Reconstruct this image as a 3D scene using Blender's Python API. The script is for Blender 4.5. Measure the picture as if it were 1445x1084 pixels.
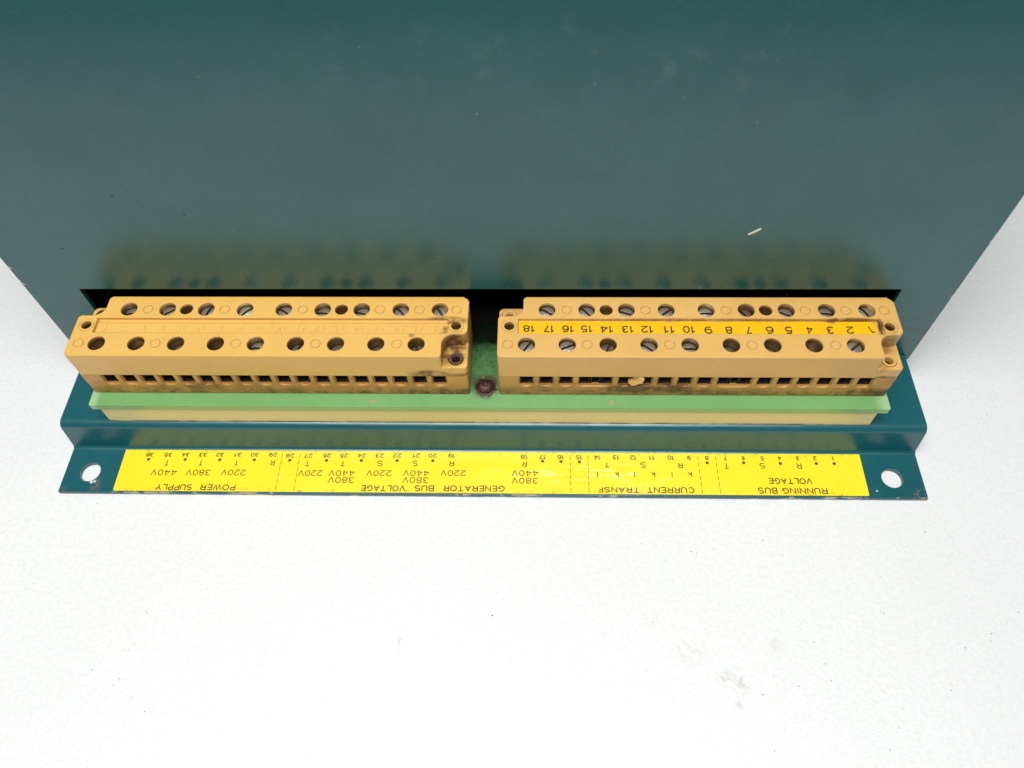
import bpy, bmesh, math, random
from mathutils import Vector, Matrix
random.seed(7)
for o in list(bpy.data.objects): bpy.data.objects.remove(o)
S = bpy.context.scene
COL = S.collection
MM = 0.001

# ------------------------------------------------------------------ camera
cam = bpy.data.cameras.new('camera')
camo = bpy.data.objects.new('camera', cam); COL.objects.link(camo)
F = Vector((-0.02616948, 0.5476099, -0.83632443))
R = Vector((0.99964818, 0.01795234, -0.01952518))
U = Vector((-0.0043218, 0.83654116, 0.54788704))
m = Matrix((R, U, -F)).transposed().to_4x4()
m.translation = Vector((10.849, -113.576, 172.182)) * MM
camo.matrix_world = m
cam.sensor_width = 36.0
cam.lens = 1095.063 / 1445 * 36
cam.clip_start = 0.002; cam.clip_end = 50
cam.dof.use_dof = True
cam.dof.focus_distance = 0.180
cam.dof.aperture_fstop = 16.0
S.camera = camo

# ------------------------------------------------------------------ light
w = bpy.data.worlds.new("World"); S.world = w; w.use_nodes = True
w.node_tree.nodes['Background'].inputs[0].default_value = (0.95, 0.98, 1.0, 1)
w.node_tree.nodes['Background'].inputs[1].default_value = 0.14

def area(name, loc, target, sx, sy, power, color=(1, 1, 1)):
    l = bpy.data.lights.new(name, 'AREA'); l.shape = 'RECTANGLE'
    l.size = sx; l.size_y = sy; l.energy = power; l.color = color
    o = bpy.data.objects.new(name, l); COL.objects.link(o)
    o.location = loc
    o.rotation_euler = (Vector(target) - Vector(loc)).to_track_quat('-Z', 'Y').to_euler()
    return o
area('ceiling_panel_lamp', (-0.04, -0.20, 0.75), (0, -0.05, 0), 0.56, 0.42, 7.7, (1.0, 0.99, 0.97))

S.view_settings.view_transform = 'Standard'
S.view_settings.look = 'None'
S.view_settings.exposure = 0.0
S.view_settings.gamma = 1.0
S.render.resolution_x = 1024; S.render.resolution_y = 768
S.cycles.max_bounces = 8

# ------------------------------------------------------------------ materials
class NT:
    def __init__(s, name):
        s.m = bpy.data.materials.new(name); s.m.use_nodes = True
        s.t = s.m.node_tree; s.b = s.t.nodes['Principled BSDF']
        s.co = s.n('ShaderNodeTexCoord').outputs['Object']
    def n(s, typ, **k):
        x = s.t.nodes.new(typ)
        for a, v in k.items(): setattr(x, a, v)
        return x
    def put(s, sock, v):
        if isinstance(v, bpy.types.NodeSocket): s.t.links.new(v, sock)
        elif isinstance(v, (tuple, list)) and len(v) == 3 and sock.type == 'RGBA': sock.default_value = (*v, 1)
        else: sock.default_value = v
    def set(s, name, v): s.put(s.b.inputs[name], v)
    def math(s, op, a, b=0.0, c=0.0, clamp=False):
        x = s.n('ShaderNodeMath', operation=op, use_clamp=clamp)
        s.put(x.inputs[0], a); s.put(x.inputs[1], b); s.put(x.inputs[2], c)
        return x.outputs[0]
    def noise(s, scale, detail=3.0, rough=0.55, stretch=None, off=(0, 0, 0)):
        # scale is in features per mm
        mp = s.n('ShaderNodeMapping')
        st = stretch or (1, 1, 1)
        mp.inputs['Scale'].default_value = tuple(1000 * a for a in st)
        mp.inputs['Location'].default_value = off
        s.put(mp.inputs['Vector'], s.co)
        x = s.n('ShaderNodeTexNoise'); s.put(x.inputs['Vector'], mp.outputs[0])
        x.inputs['Scale'].default_value = scale; x.inputs['Detail'].default_value = detail
        x.inputs['Roughness'].default_value = rough
        return x.outputs['Fac']
    def ramp(s, v, lo, hi, a=0.0, b=1.0):
        x = s.n('ShaderNodeMapRange', interpolation_type='SMOOTHSTEP')
        s.put(x.inputs['Value'], v)
        x.inputs['From Min'].default_value = lo; x.inputs['From Max'].default_value = hi
        x.inputs['To Min'].default_value = a; x.inputs['To Max'].default_value = b
        return x.outputs[0]
    def mix(s, f, a, b):
        x = s.n('ShaderNodeMix', data_type='RGBA')
        s.put(x.inputs['Factor'], f); s.put(x.inputs['A'], a) if False else None
        s.put(x.inputs[6], a); s.put(x.inputs[7], b)
        return x.outputs[2]
    def axis(s, i):
        x = s.n('ShaderNodeSeparateXYZ'); s.put(x.inputs[0], s.co); return x.outputs[i]
    def spot(s, c, r, stretch=(1, 1, 1)):
        # 1 at the centre of a patch (mm), 0 beyond radius r
        x = s.n('ShaderNodeVectorMath', operation='SUBTRACT'); s.put(x.inputs[0], s.co)
        x.inputs[1].default_value = tuple(a * MM for a in c)
        y = s.n('ShaderNodeVectorMath', operation='DIVIDE'); s.put(y.inputs[0], x.outputs[0])
        y.inputs[1].default_value = tuple(a * r * MM for a in stretch)
        z = s.n('ShaderNodeVectorMath', operation='LENGTH'); s.put(z.inputs[0], y.outputs[0])
        return s.math('SUBTRACT', 1.0, z.outputs['Value'], clamp=True)
    def bump(s, h, dist, strength=1.0, bevel=0.0):
        x = s.n('ShaderNodeBump'); s.put(x.inputs['Height'], h)
        x.inputs['Distance'].default_value = dist * MM; x.inputs['Strength'].default_value = strength
        if bevel: s.put(x.inputs['Normal'], s.bevel(bevel))
        s.set('Normal', x.outputs[0])
    def bevel(s, r):
        x = s.n('ShaderNodeBevel', samples=4); x.inputs['Radius'].default_value = r * MM
        return x.outputs[0]

def maximum(k, *v):
    r = v[0]
    for a in v[1:]: r = k.math('MAXIMUM', r, a)
    return r

def mat_paint(kind):
    k = NT('teal_paint_' + kind)
    n1 = k.noise(0.035, 4); n2 = k.noise(0.25, 3)
    base = k.mix(k.ramp(n1, 0.3, 0.7), *(((0.001, 0.094, 0.095), (0.002, 0.106, 0.104)) if kind == 'cover' else ((0.003, 0.085, 0.108), (0.004, 0.096, 0.120))))
    base = k.mix(k.ramp(n2, 0.35, 0.75, 0, 0.25), base, (0.003, 0.090, 0.086))
    # dust motes and tiny pits
    vn = k.n('ShaderNodeTexVoronoi'); k.put(vn.inputs['Vector'], k.co); vn.inputs['Scale'].default_value = 210
    sp = k.ramp(vn.outputs['Distance'], 0.028, 0.045, 1, 0)
    pick = k.n('ShaderNodeSeparateColor'); k.put(pick.inputs[0], vn.outputs['Color'])
    sp = k.math('MULTIPLY', sp, k.ramp(pick.outputs[0], 0.86, 0.88))
    base = k.mix(k.math('MULTIPLY', sp, 0.14), base, (0.30, 0.36, 0.34))
    g = k.noise(0.9, 4, 0.65)
    if kind == 'cover':
        # scuffs near the lower right corner, drag mark on the left
        s1 = k.math('MULTIPLY', k.spot((98.9, 2.6, 20.6), 17, (1, 1, 1)), k.ramp(k.noise(0.32, 4, 0.6, (1, 1, 1.6)), 0.50, 0.70))
        s2 = k.math('MULTIPLY', k.spot((-63.7, 2.6, 59.5), 15, (1, 1, .35)), k.ramp(k.noise(0.6, 2), 0.62, 0.70))
        base = k.mix(k.math('MULTIPLY', maximum(k, s1, s2), 0.75), base, (0.012, 0.022, 0.022))
        film = k.math('MULTIPLY', k.spot((20, 2.6, 95), 40, (1.6, 1, .5)), k.ramp(k.noise(0.22, 5, 0.7), 0.52, 0.75))
        base = k.mix(k.math('MULTIPLY', film, 0.12), base, (0.4, 0.5, 0.5))
        ex = k.math('ABSOLUTE', k.axis(0))
        edge = k.math('MULTIPLY', k.ramp(ex, 0.1060, 0.1064), k.ramp(k.noise(0.16, 3, 0.6), 0.60, 0.64))
        base = k.mix(edge, base, (0.50, 0.47, 0.38))
    else:
        y = k.axis(1)
        e = k.ramp(k.math('MULTIPLY', y, -1.0), 0.03325, 0.0336)
        chip = k.math('MULTIPLY', e, k.ramp(k.noise(0.17, 4, 0.65, (1, 2.4, 2.4)), 0.56, 0.60))
        base = k.mix(chip, base, (0.42, 0.38, 0.24))
        scr = k.math('MULTIPLY', e, k.ramp(k.noise(0.35, 4, 0.65, (.5, 3, 3), (9, 0, 0)), 0.55, 0.60))
        base = k.mix(k.math('MULTIPLY', scr, 0.6), base, (0.05, 0.09, 0.10))
        cr = maximum(k, k.math('MULTIPLY', k.spot((104, -33.7, .8), 3.5), 1.6, clamp=True),
                     k.math('MULTIPLY', k.spot((-104.6, -33.7, .8), 2.0), 1.6, clamp=True))
        cr = k.math('MULTIPLY', cr, k.ramp(g, 0.50, 0.60))
        base = k.mix(cr, base, (0.20, 0.11, 0.07))
        # wear under the left fixing hole, nick near the right one
        h = k.math('MULTIPLY', k.spot((-96.2, -31.8, 1.2), 2.6, (.7, 1, 1)), k.ramp(g, 0.40, 0.6))
        base = k.mix(k.math('MULTIPLY', h, 1.3, clamp=True), base, (0.15, 0.13, 0.11))
        h2 = maximum(k, *[k.math('MULTIPLY', k.spot(c, r), 3.0, clamp=True) for c, r in (((93.4, -31.75, 1.2), .28), ((-97.6, -30.95, 1.2), .5), ((-96.8, -30.8, 1.2), .4))])
        base = k.mix(h2, base, (0.62, 0.60, 0.55))
    k.set('Base Color', base)
    k.set('Roughness', k.math('ADD', k.ramp(n2, 0.3, 0.7, 0.25, 0.30), k.ramp(k.noise(0.06, 5, 0.7, (1, 1, 1), (3, 1, 2)), 0.45, 0.75, 0, 0.09)))
    k.set('Specular IOR Level', 0.82)
    k.bump(k.noise(1.6, 2), 0.018, 0.6, bevel=0.25)
    return k.m

def mat_plastic(name, col, col2, dirt=(), low=False, bevel=0.28, bores=True):
    k = NT(name)
    n1 = k.noise(0.05, 3)
    base = k.mix(k.ramp(n1, 0.3, 0.7), col, col2)
    base = k.mix(k.ramp(k.noise(0.5, 4, 0.6), 0.55, 0.8, 0, 0.16), base, (0.30, 0.16, 0.05))
    g = k.noise(0.55, 5, 0.68); g2 = k.noise(1.6, 4, 0.6)
    brown = (0.105, 0.034, 0.009)
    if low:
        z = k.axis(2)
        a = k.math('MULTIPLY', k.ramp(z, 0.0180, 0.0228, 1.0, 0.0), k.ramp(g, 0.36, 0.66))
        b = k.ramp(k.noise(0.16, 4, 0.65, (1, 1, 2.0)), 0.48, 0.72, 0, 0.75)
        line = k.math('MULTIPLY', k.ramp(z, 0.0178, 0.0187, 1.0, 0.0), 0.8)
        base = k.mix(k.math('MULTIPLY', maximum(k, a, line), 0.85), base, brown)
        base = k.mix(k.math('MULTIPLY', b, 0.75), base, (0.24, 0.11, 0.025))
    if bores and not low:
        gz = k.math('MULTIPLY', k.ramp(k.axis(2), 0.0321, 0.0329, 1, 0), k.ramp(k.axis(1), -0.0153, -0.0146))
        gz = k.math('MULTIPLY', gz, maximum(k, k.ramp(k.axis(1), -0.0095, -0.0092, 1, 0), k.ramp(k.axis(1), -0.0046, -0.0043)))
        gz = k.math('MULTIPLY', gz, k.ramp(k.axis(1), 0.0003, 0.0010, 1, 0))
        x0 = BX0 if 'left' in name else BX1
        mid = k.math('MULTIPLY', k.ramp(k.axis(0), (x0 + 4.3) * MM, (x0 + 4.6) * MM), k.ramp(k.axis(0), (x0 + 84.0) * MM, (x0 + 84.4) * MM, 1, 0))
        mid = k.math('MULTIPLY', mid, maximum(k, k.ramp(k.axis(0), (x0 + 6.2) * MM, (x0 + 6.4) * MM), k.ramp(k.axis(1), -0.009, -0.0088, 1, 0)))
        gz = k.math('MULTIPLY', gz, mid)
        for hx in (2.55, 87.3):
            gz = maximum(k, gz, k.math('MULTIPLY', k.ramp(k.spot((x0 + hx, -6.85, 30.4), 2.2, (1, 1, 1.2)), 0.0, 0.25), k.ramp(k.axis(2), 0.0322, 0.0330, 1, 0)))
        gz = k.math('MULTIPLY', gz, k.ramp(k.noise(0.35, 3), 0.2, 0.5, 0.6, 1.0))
        base = k.mix(k.math('MULTIPLY', gz, 0.94), base, (0.085, 0.036, 0.011))  # bore walls browned below the rim: dirt plus their shade painted in
    for c, r, st, amt in dirt:
        d = k.math('MULTIPLY', k.ramp(k.spot(c, r, st), 0.0, 0.55), k.ramp(g, 0.22, 0.62))
        base = k.mix(k.math('MULTIPLY', d, amt), base, brown)
    k.set('Base Color', base)
    k.set('Roughness', k.ramp(g, 0.3, 0.8, 0.25, 0.44))
    k.set('Subsurface Weight', 0.06)
    k.set('Subsurface Radius', (1.0, 0.5, 0.2))
    k.set('Subsurface Scale', 0.001)
    k.bump(k.noise(0.7, 3), 0.02, 0.4, bevel=bevel)
    return k.m

TAN = ((0.76, 0.460, 0.120), (0.72, 0.425, 0.105))
TAN2 = ((0.70, 0.425, 0.130), (0.66, 0.395, 0.112))
BX0, BX1 = -93.69, 3.05          # left ends of the two terminal blocks
YF, YB, ZP, ZS, ZN, ZT, LB = -15.53, 1.51, 17.95, 25.55, 28.78, 33.10, 89.87
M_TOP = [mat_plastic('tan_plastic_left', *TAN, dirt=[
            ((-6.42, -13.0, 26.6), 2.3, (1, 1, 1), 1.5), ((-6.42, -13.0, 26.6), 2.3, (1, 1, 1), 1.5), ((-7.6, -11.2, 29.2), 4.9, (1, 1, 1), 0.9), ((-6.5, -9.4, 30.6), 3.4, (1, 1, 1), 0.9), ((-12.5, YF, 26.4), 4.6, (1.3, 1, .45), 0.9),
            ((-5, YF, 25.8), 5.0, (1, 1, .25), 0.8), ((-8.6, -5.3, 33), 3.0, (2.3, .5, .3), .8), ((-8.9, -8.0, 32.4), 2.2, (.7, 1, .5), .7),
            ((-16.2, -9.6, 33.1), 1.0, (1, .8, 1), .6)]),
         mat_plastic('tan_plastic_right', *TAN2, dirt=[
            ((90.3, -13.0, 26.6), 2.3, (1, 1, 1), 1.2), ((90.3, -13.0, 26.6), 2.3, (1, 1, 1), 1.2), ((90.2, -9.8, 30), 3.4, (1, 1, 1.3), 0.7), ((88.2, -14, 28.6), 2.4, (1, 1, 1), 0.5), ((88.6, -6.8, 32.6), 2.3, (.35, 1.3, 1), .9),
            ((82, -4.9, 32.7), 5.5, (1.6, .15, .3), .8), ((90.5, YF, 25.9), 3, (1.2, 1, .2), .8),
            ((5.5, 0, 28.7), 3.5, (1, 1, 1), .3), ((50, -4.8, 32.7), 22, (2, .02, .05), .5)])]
M_BITS = [mat_plastic('tan_plastic_detail_left', *TAN, bores=False, bevel=.05), mat_plastic('tan_plastic_detail_right', *TAN2, bores=False, bevel=.05)]
M_LOW = [mat_plastic('tan_plastic_base_left', (0.62, 0.31, 0.065), (0.50, 0.235, 0.042), low=True, dirt=[
            ((-66, YF, 21), 4.5, (1.4, 1, .4), .7), ((-8, YF, 19), 6, (1.6, 1, .35), .6)]),
         mat_plastic('tan_plastic_base_right', (0.60, 0.315, 0.075), (0.48, 0.235, 0.046), low=True, dirt=[
            ((89, YF, 19.4), 6.5, (1.2, 1, .38), 1.0), ((33.5, YF, 20.6), 6, (1.4, 1, .42), .85), ((43.3, YF, 20.8), 4.6, (1.3, 1, .45), .9),
            ((50, YF, 19), 6, (2, 1, .3), .5)])]

def mat_metal(name, col, rough, dirtamt):
    k = NT(name)
    g = k.noise(1.1, 4, 0.7)
    k.set('Base Color', k.mix(k.ramp(g, 0.40, 0.62, 0, dirtamt), col, (0.09, 0.060, 0.038)))
    k.set('Metallic', k.ramp(g, 0.4, 0.65, 0.85, 0.85 - 0.6 * dirtamt))
    k.set('Roughness', rough)
    k.bump(k.noise(2.2, 3), 0.05, 0.6, bevel=0.12)
    return k.m
M_SCREW = mat_metal('zinc_plated_steel', (0.48, 0.45, 0.39), 0.40, 0.62)
M_BRIGHT = mat_metal('bright_steel', (0.66, 0.68, 0.64), 0.30, 0.15)
M_DULL = mat_metal('tarnished_steel', (0.27, 0.23, 0.18), 0.5, 0.85)

M_OLD = mat_metal('grimy_eyelet', (0.20, 0.13, 0.10), 0.5, 0.9)
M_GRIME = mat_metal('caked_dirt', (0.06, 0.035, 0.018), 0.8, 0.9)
M_CLAMP = mat_metal('shade_black_clamp', (0.035, 0.026, 0.018), 0.6, 0.6)  # near-black so the metal carries the shade of the wire openings

def mat_rust():
    k = NT('rusty_steel')
    g = k.noise(1.3, 5, 0.7)
    k.set('Base Color', k.mix(k.ramp(g, 0.35, 0.65), (0.028, 0.010, 0.009), (0.12, 0.050, 0.042)))
    k.set('Roughness', k.ramp(g, 0.3, 0.7, 0.2, 0.5)); k.set('Metallic', 0.35)
    k.bump(g, 0.25, 0.9, bevel=0.1)
    return k.m
M_RUST = mat_rust()

def mat_board():
    k = NT('green_solder_mask')
    base = k.mix(k.ramp(k.noise(0.06, 3), 0.3, 0.7), (0.165, 0.370, 0.130), (0.180, 0.395, 0.145))
    # bare glass fibre along the cut front edge
    base = k.mix(k.ramp(k.axis(2), 0.01755, 0.0179, 0.35, 0), base, (0.42, 0.62, 0.28))
    ends = maximum(k, k.ramp(k.axis(0), 0.0895, 0.0928), k.ramp(k.axis(0), -0.0932, -0.0915, 1, 0))
    base = k.mix(k.math('MULTIPLY', ends, 0.5), base, (0.48, 0.66, 0.40))
    g = k.noise(0.9, 5, 0.7)
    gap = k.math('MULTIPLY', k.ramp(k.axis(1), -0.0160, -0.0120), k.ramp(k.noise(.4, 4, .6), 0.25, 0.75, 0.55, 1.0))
    base = k.mix(k.math('MULTIPLY', gap, 0.72), base, (0.020, 0.100, 0.035))  # dirt film plus the shade between the blocks, painted into the green
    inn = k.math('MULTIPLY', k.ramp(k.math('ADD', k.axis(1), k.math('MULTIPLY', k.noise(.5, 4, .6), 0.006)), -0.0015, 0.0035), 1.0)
    base = k.mix(inn, base, (0.003, 0.007, 0.004))  # fuzzy grime edge and the shade under the cover, painted to black
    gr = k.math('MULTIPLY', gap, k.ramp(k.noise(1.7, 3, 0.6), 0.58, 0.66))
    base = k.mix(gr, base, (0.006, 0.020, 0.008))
    rs = k.math('MULTIPLY', k.ramp(k.spot((-0.1, -13.3, 17.95), 4.2, (1, 1.1, 1)), 0.10, 0.45), k.ramp(g, 0.36, 0.58))
    base = k.mix(rs, base, (0.075, 0.018, 0.014))
    r2 = maximum(k, k.spot((-26.7, -17.6, 17.95), .6, (1.6, 1, 1)), k.spot((29.2, -17.7, 17.95), .7, (1, 1.4, 1)))
    base = k.mix(k.math('MULTIPLY', r2, 1.2, clamp=True), base, (0.45, 0.30, 0.18))
    k.set('Base Color', base); k.set('Roughness', 0.3)
    k.set('Subsurface Weight', 0.15); k.set('Subsurface Radius', (.5, 1, .4)); k.set('Subsurface Scale', 0.001)
    k.bump(k.noise(.5, 2), 0.01, 0.3, bevel=0.15)
    return k.m

def mat_spacer():
    k = NT('yellowed_cream_plastic')
    base = k.mix(k.ramp(k.noise(0.02, 3, 0.5, (1, 3, 3)), 0.35, 0.65), (0.72, 0.62, 0.26), (0.77, 0.66, 0.34))
    base = k.mix(k.math('MULTIPLY', k.ramp(k.axis(2), 0.0101, 0.0109, 1, 0), k.ramp(k.noise(0.25, 3), 0.35, 0.6)), base, (0.13, 0.08, 0.03))
    base = k.mix(k.ramp(k.noise(0.5, 4, 0.7, (1, 1, 4)), 0.66, 0.72, 0, 0.7), base, (0.16, 0.10, 0.03))
    k.set('Base Color', base); k.set('Roughness', 0.36)
    k.bump(k.noise(0.25, 3, 0.5, (1, 1, 3)), 0.05, 0.5, bevel=0.2)
    return k.m

def mat_sticker():
    k = NT('yellow_vinyl')
    base = k.mix(k.ramp(k.noise(0.03, 3), 0.3, 0.7), (0.93, 0.71, 0.020), (0.95, 0.75, 0.030))
    d = k.math('MULTIPLY', k.ramp(k.axis(1), -0.0236, -0.0222), k.ramp(k.noise(0.8, 5, 0.7), 0.52, 0.68, 0, .6))
    base = k.mix(d, base, (0.35, 0.24, 0.02))
    d2 = k.math('MULTIPLY', k.ramp(k.axis(1), -0.0330, -0.0317, 1, 0), k.ramp(k.noise(0.5, 5, 0.7), 0.56, 0.68, 0, .7))
    base = k.mix(d2, base, (0.40, 0.26, 0.03))
    tear = k.math('MULTIPLY', k.spot((36.5, -32.4, 1.3), 4.5, (1.5, .4, 1)), k.ramp(k.noise(1.1, 4, .7), .50, .56))
    base = k.mix(k.math('MULTIPLY', tear, 1.5, clamp=True), base, (0.88, 0.80, 0.32))
    crease = k.math('MULTIPLY', k.spot((26, -27.6, 1.3), 30, (1, .12, 1)), k.ramp(k.noise(0.5, 4, .7, (.35, 2.4, 1)), .52, .62))
    base = k.mix(k.math('MULTIPLY', crease, 0.8), base, (0.98, 0.90, 0.45))
    k.set('Base Color', base); k.set('Roughness', 0.22)
    k.bump(k.noise(0.12, 3, 0.5), 0.22, 0.8)
    return k.m

def mat_simple(name, col, rough=0.5, var=0.2):
    k = NT(name)
    k.set('Base Color', k.mix(k.ramp(k.noise(0.8, 4), 0.3, 0.7), col, tuple(c * (1 - var) for c in col)))
    k.set('Roughness', rough)
    return k.m

def mat_table():
    k = NT('white_table_laminate')
    base = k.mix(k.ramp(k.noise(0.012, 4, 0.6), 0.3, 0.7), (0.80, 0.815, 0.82), (0.77, 0.785, 0.79))
    base = k.mix(k.ramp(k.noise(0.9, 3, 0.6), 0.35, 0.65, 0, 0.5), base, (0.71, 0.72, 0.725))
    g = k.noise(0.45, 5, 0.7)
    sm = maximum(k, *[k.math('MULTIPLY', k.ramp(k.spot(c, r, s), 0.0, 0.9), a) for c, r, s, a in (
        ((52.3, -75.0, 0), 3.2, (1, .9, 1), .7), ((55.3, -76.4, 0), 3.0, (1, 1, 1), .8), ((54.0, -80.4, 0), 1.8, (1, .9, 1), .7),
        ((63.7, -68.2, 0), 2.3, (1.2, 1, 1), .55), ((37.5, -63, 0), 2.5, (1, 1, 1), .3), ((45, -70, 0), 6, (1, .8, 1), .35), ((-18, -68.6, 0), 3.6, (.2, 1, 1), .9))])
    base = k.mix(k.math('MULTIPLY', k.math('MULTIPLY', sm, 0.62), k.ramp(g, 0.35, 0.65)), base, (0.40, 0.40, 0.37))
    sp = k.math('MULTIPLY', k.ramp(k.noise(0.9, 3, 0.6), 0.71, 0.75), 0.20)
    base = k.mix(sp, base, (0.45, 0.45, 0.42))
    k.set('Base Color', base)
    k.set('Roughness', 0.30)
    k.bump(k.noise(1.3, 3, 0.6), 0.15, 0.7)
    return k.m

def mat_ink(name, col):
    k = NT(name)
    k.set('Base Color', k.mix(k.ramp(k.noise(1.3, 4, .7), 0.45, 0.7), col, tuple(min(1, c * 2.2 + .05) for c in col)))
    k.set('Roughness', 0.35)
    return k.m

M_COVER = mat_paint('cover'); M_BASE = mat_paint('base')
M_BOARD = mat_board(); M_SPACER = mat_spacer(); M_STICK = mat_sticker(); M_TABLE = mat_table()
M_STRIP = mat_simple('orange_yellow_strip', (0.90, 0.49, 0.006), 0.25, 0.08)
M_INK = mat_ink('olive_black_ink', (0.060, 0.042, 0.003))
M_INK2 = mat_ink('black_ink', (0.020, 0.012, 0.004))
M_DARK = mat_simple('interior_shade_black', (0.004, 0.004, 0.004), 0.9)  # near-black tone stands for the shade inside the case
M_CRUMB = mat_simple('dark_grit', (0.16, 0.15, 0.14), 0.8, 0.6)
M_LINT = mat_simple('pale_flake', (0.72, 0.74, 0.55), 0.6, 0.15)

# ------------------------------------------------------------------ mesh helpers
def link(name, me, mat, parent=None, loc=None):
    o = bpy.data.objects.new(name, me); COL.objects.link(o)
    if mat and not me.materials: me.materials.append(mat)
    if parent: o.parent = parent
    if loc: o.location = Vector(loc) * MM
    return o

def from_bm(name, bm, mat, parent=None, loc=None, smooth=35, shade=True):
    bmesh.ops.scale(bm, vec=(MM, MM, MM), verts=bm.verts)
    me = bpy.data.meshes.new(name); bm.to_mesh(me); bm.free()
    finish(me, smooth if shade else None)
    return link(name, me, mat, parent, loc)

def finish(me, smooth=35):
    if smooth is None: return
    me.polygons.foreach_set('use_smooth', [True] * len(me.polygons))
    me.set_sharp_from_angle(angle=math.radians(smooth))

def fillet(pts):
    """pts: (x, y, r) -> rounded polygon"""
    out = []
    n = len(pts)
    for i in range(n):
        x, y, r = pts[i]
        if r <= 0: out.append((x, y)); continue
        p = Vector((x, y)); a = (Vector(pts[i - 1][:2]) - p).normalized(); b = (Vector(pts[(i + 1) % n][:2]) - p).normalized()
        ang = a.angle(b); d = r / math.tan(ang / 2)
        c = p + (a + b).normalized() * (r / math.sin(ang / 2))
        s = p + a * d; e = p + b * d
        a0 = math.atan2(s.y - c.y, s.x - c.x); a1 = math.atan2(e.y - c.y, e.x - c.x)
        da = (a1 - a0 + math.pi) % (2 * math.pi) - math.pi
        k = 6
        for j in range(k + 1):
            t = a0 + da * j / k
            out.append((c.x + r * math.cos(t), c.y + r * math.sin(t)))
    return out

def prism(bm, poly, z0, z1):
    area2 = sum(poly[i - 1][0] * poly[i][1] - poly[i][0] * poly[i - 1][1] for i in range(len(poly)))
    if area2 < 0: poly = poly[::-1]
    lo = [bm.verts.new((x, y, z0)) for x, y in poly]; hi = [bm.verts.new((x, y, z1)) for x, y in poly]
    fs = [bm.faces.new(lo[::-1]), bm.faces.new(hi)]
    for i in range(len(poly)):
        j = (i + 1) % len(poly)
        fs.append(bm.faces.new((lo[i], lo[j], hi[j], hi[i])))
    return fs, hi

def cyl(bm, x, y, z0, z1, r, n=28, r1=None):
    r1 = r if r1 is None else r1
    lo = [bm.verts.new((x + r * math.cos(2 * math.pi * i / n), y + r * math.sin(2 * math.pi * i / n), z0)) for i in range(n)]
    hi = [bm.verts.new((x + r1 * math.cos(2 * math.pi * i / n), y + r1 * math.sin(2 * math.pi * i / n), z1)) for i in range(n)]
    bm.faces.new(lo[::-1]); bm.faces.new(hi)
    for i in range(n):
        j = (i + 1) % n; bm.faces.new((lo[i], lo[j], hi[j], hi[i]))

def ring(bm, x, y, z0, z1, ro, ri, n=24):
    v = []
    for (r, z) in ((ro, z0), (ro, z1), (ri, z1), (ri, z0)):
        v.append([bm.verts.new((x + r * math.cos(2 * math.pi * i / n), y + r * math.sin(2 * math.pi * i / n), z)) for i in range(n)])
    for a in range(4):
        b = (a + 1) % 4
        for i in range(n):
            j = (i + 1) % n; bm.faces.new((v[a][i], v[a][j], v[b][j], v[b][i]))

def box(bm, x0, x1, y0, y1, z0, z1):
    prism(bm, [(x0, y0), (x1, y0), (x1, y1), (x0, y1)], z0, z1)

def boolean(bm, cutters):
    """subtract each cutter bmesh in turn (millimetre units), returns a bmesh"""
    me = bpy.data.meshes.new('t'); bm.to_mesh(me); bm.free()
    o = bpy.data.objects.new('t', me); COL.objects.link(o)
    tmp = []
    for c in cutters:
        bmesh.ops.recalc_face_normals(c, faces=c.faces)
        mc = bpy.data.meshes.new('c'); c.to_mesh(mc); c.free()
        oc = bpy.data.objects.new('c', mc); COL.objects.link(oc); tmp.append(oc)
        md = o.modifiers.new('b', 'BOOLEAN'); md.object = oc; md.operation = 'DIFFERENCE'; md.solver = 'EXACT'
    dg = bpy.context.evaluated_depsgraph_get(); dg.update()
    r = bmesh.new(); r.from_object(o, dg)
    for x in tmp + [o]:
        mm_ = x.data; bpy.data.objects.remove(x); bpy.data.meshes.remove(mm_)
    return r

def thing(name, label, cat, loc=(0, 0, 0)):
    o = bpy.data.objects.new(name, None); COL.objects.link(o); o.empty_display_size = 0.01
    o.location = Vector(loc) * MM; o['label'] = label; o['category'] = cat
    return o

# ------------------------------------------------------------------ table
bm = bmesh.new(); box(bm, -900, 900, -152, 1100, -25, 0)  # unseen front edge placed so the upper panel reflects dark
tb = from_bm('table_top', bm, M_TABLE, shade=False); tb['kind'] = 'structure'

# ------------------------------------------------------------------ the unit
unit = thing('control_unit', 'teal sheet metal control unit with two tan screw terminal blocks and yellow sticker', 'control unit')
W = 105.0

# cover: front sheet with the long cut-out, sides, back and top
bm = bmesh.new()
CL, CR_, YW = -106.85, 106.4, 1.7         # cover: slightly wider than the base it drops over
prism(bm, fillet([(CL, 8.0, 1.0), (-W - .2, 8.0, .2), (-W - .2, 10.35, 0), (-94.4, 10.35, 0), (-94.4, 35.6, .3), (94.1, 35.8, .3), (94.1, 10.35, 0),
                  (W + .2, 10.35, 0), (W + .2, 8.0, .1), (CR_, 8.0, 1.0), (CR_, 130, 0), (CL, 130, 0)]), YW, YW + 1.2)
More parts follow.
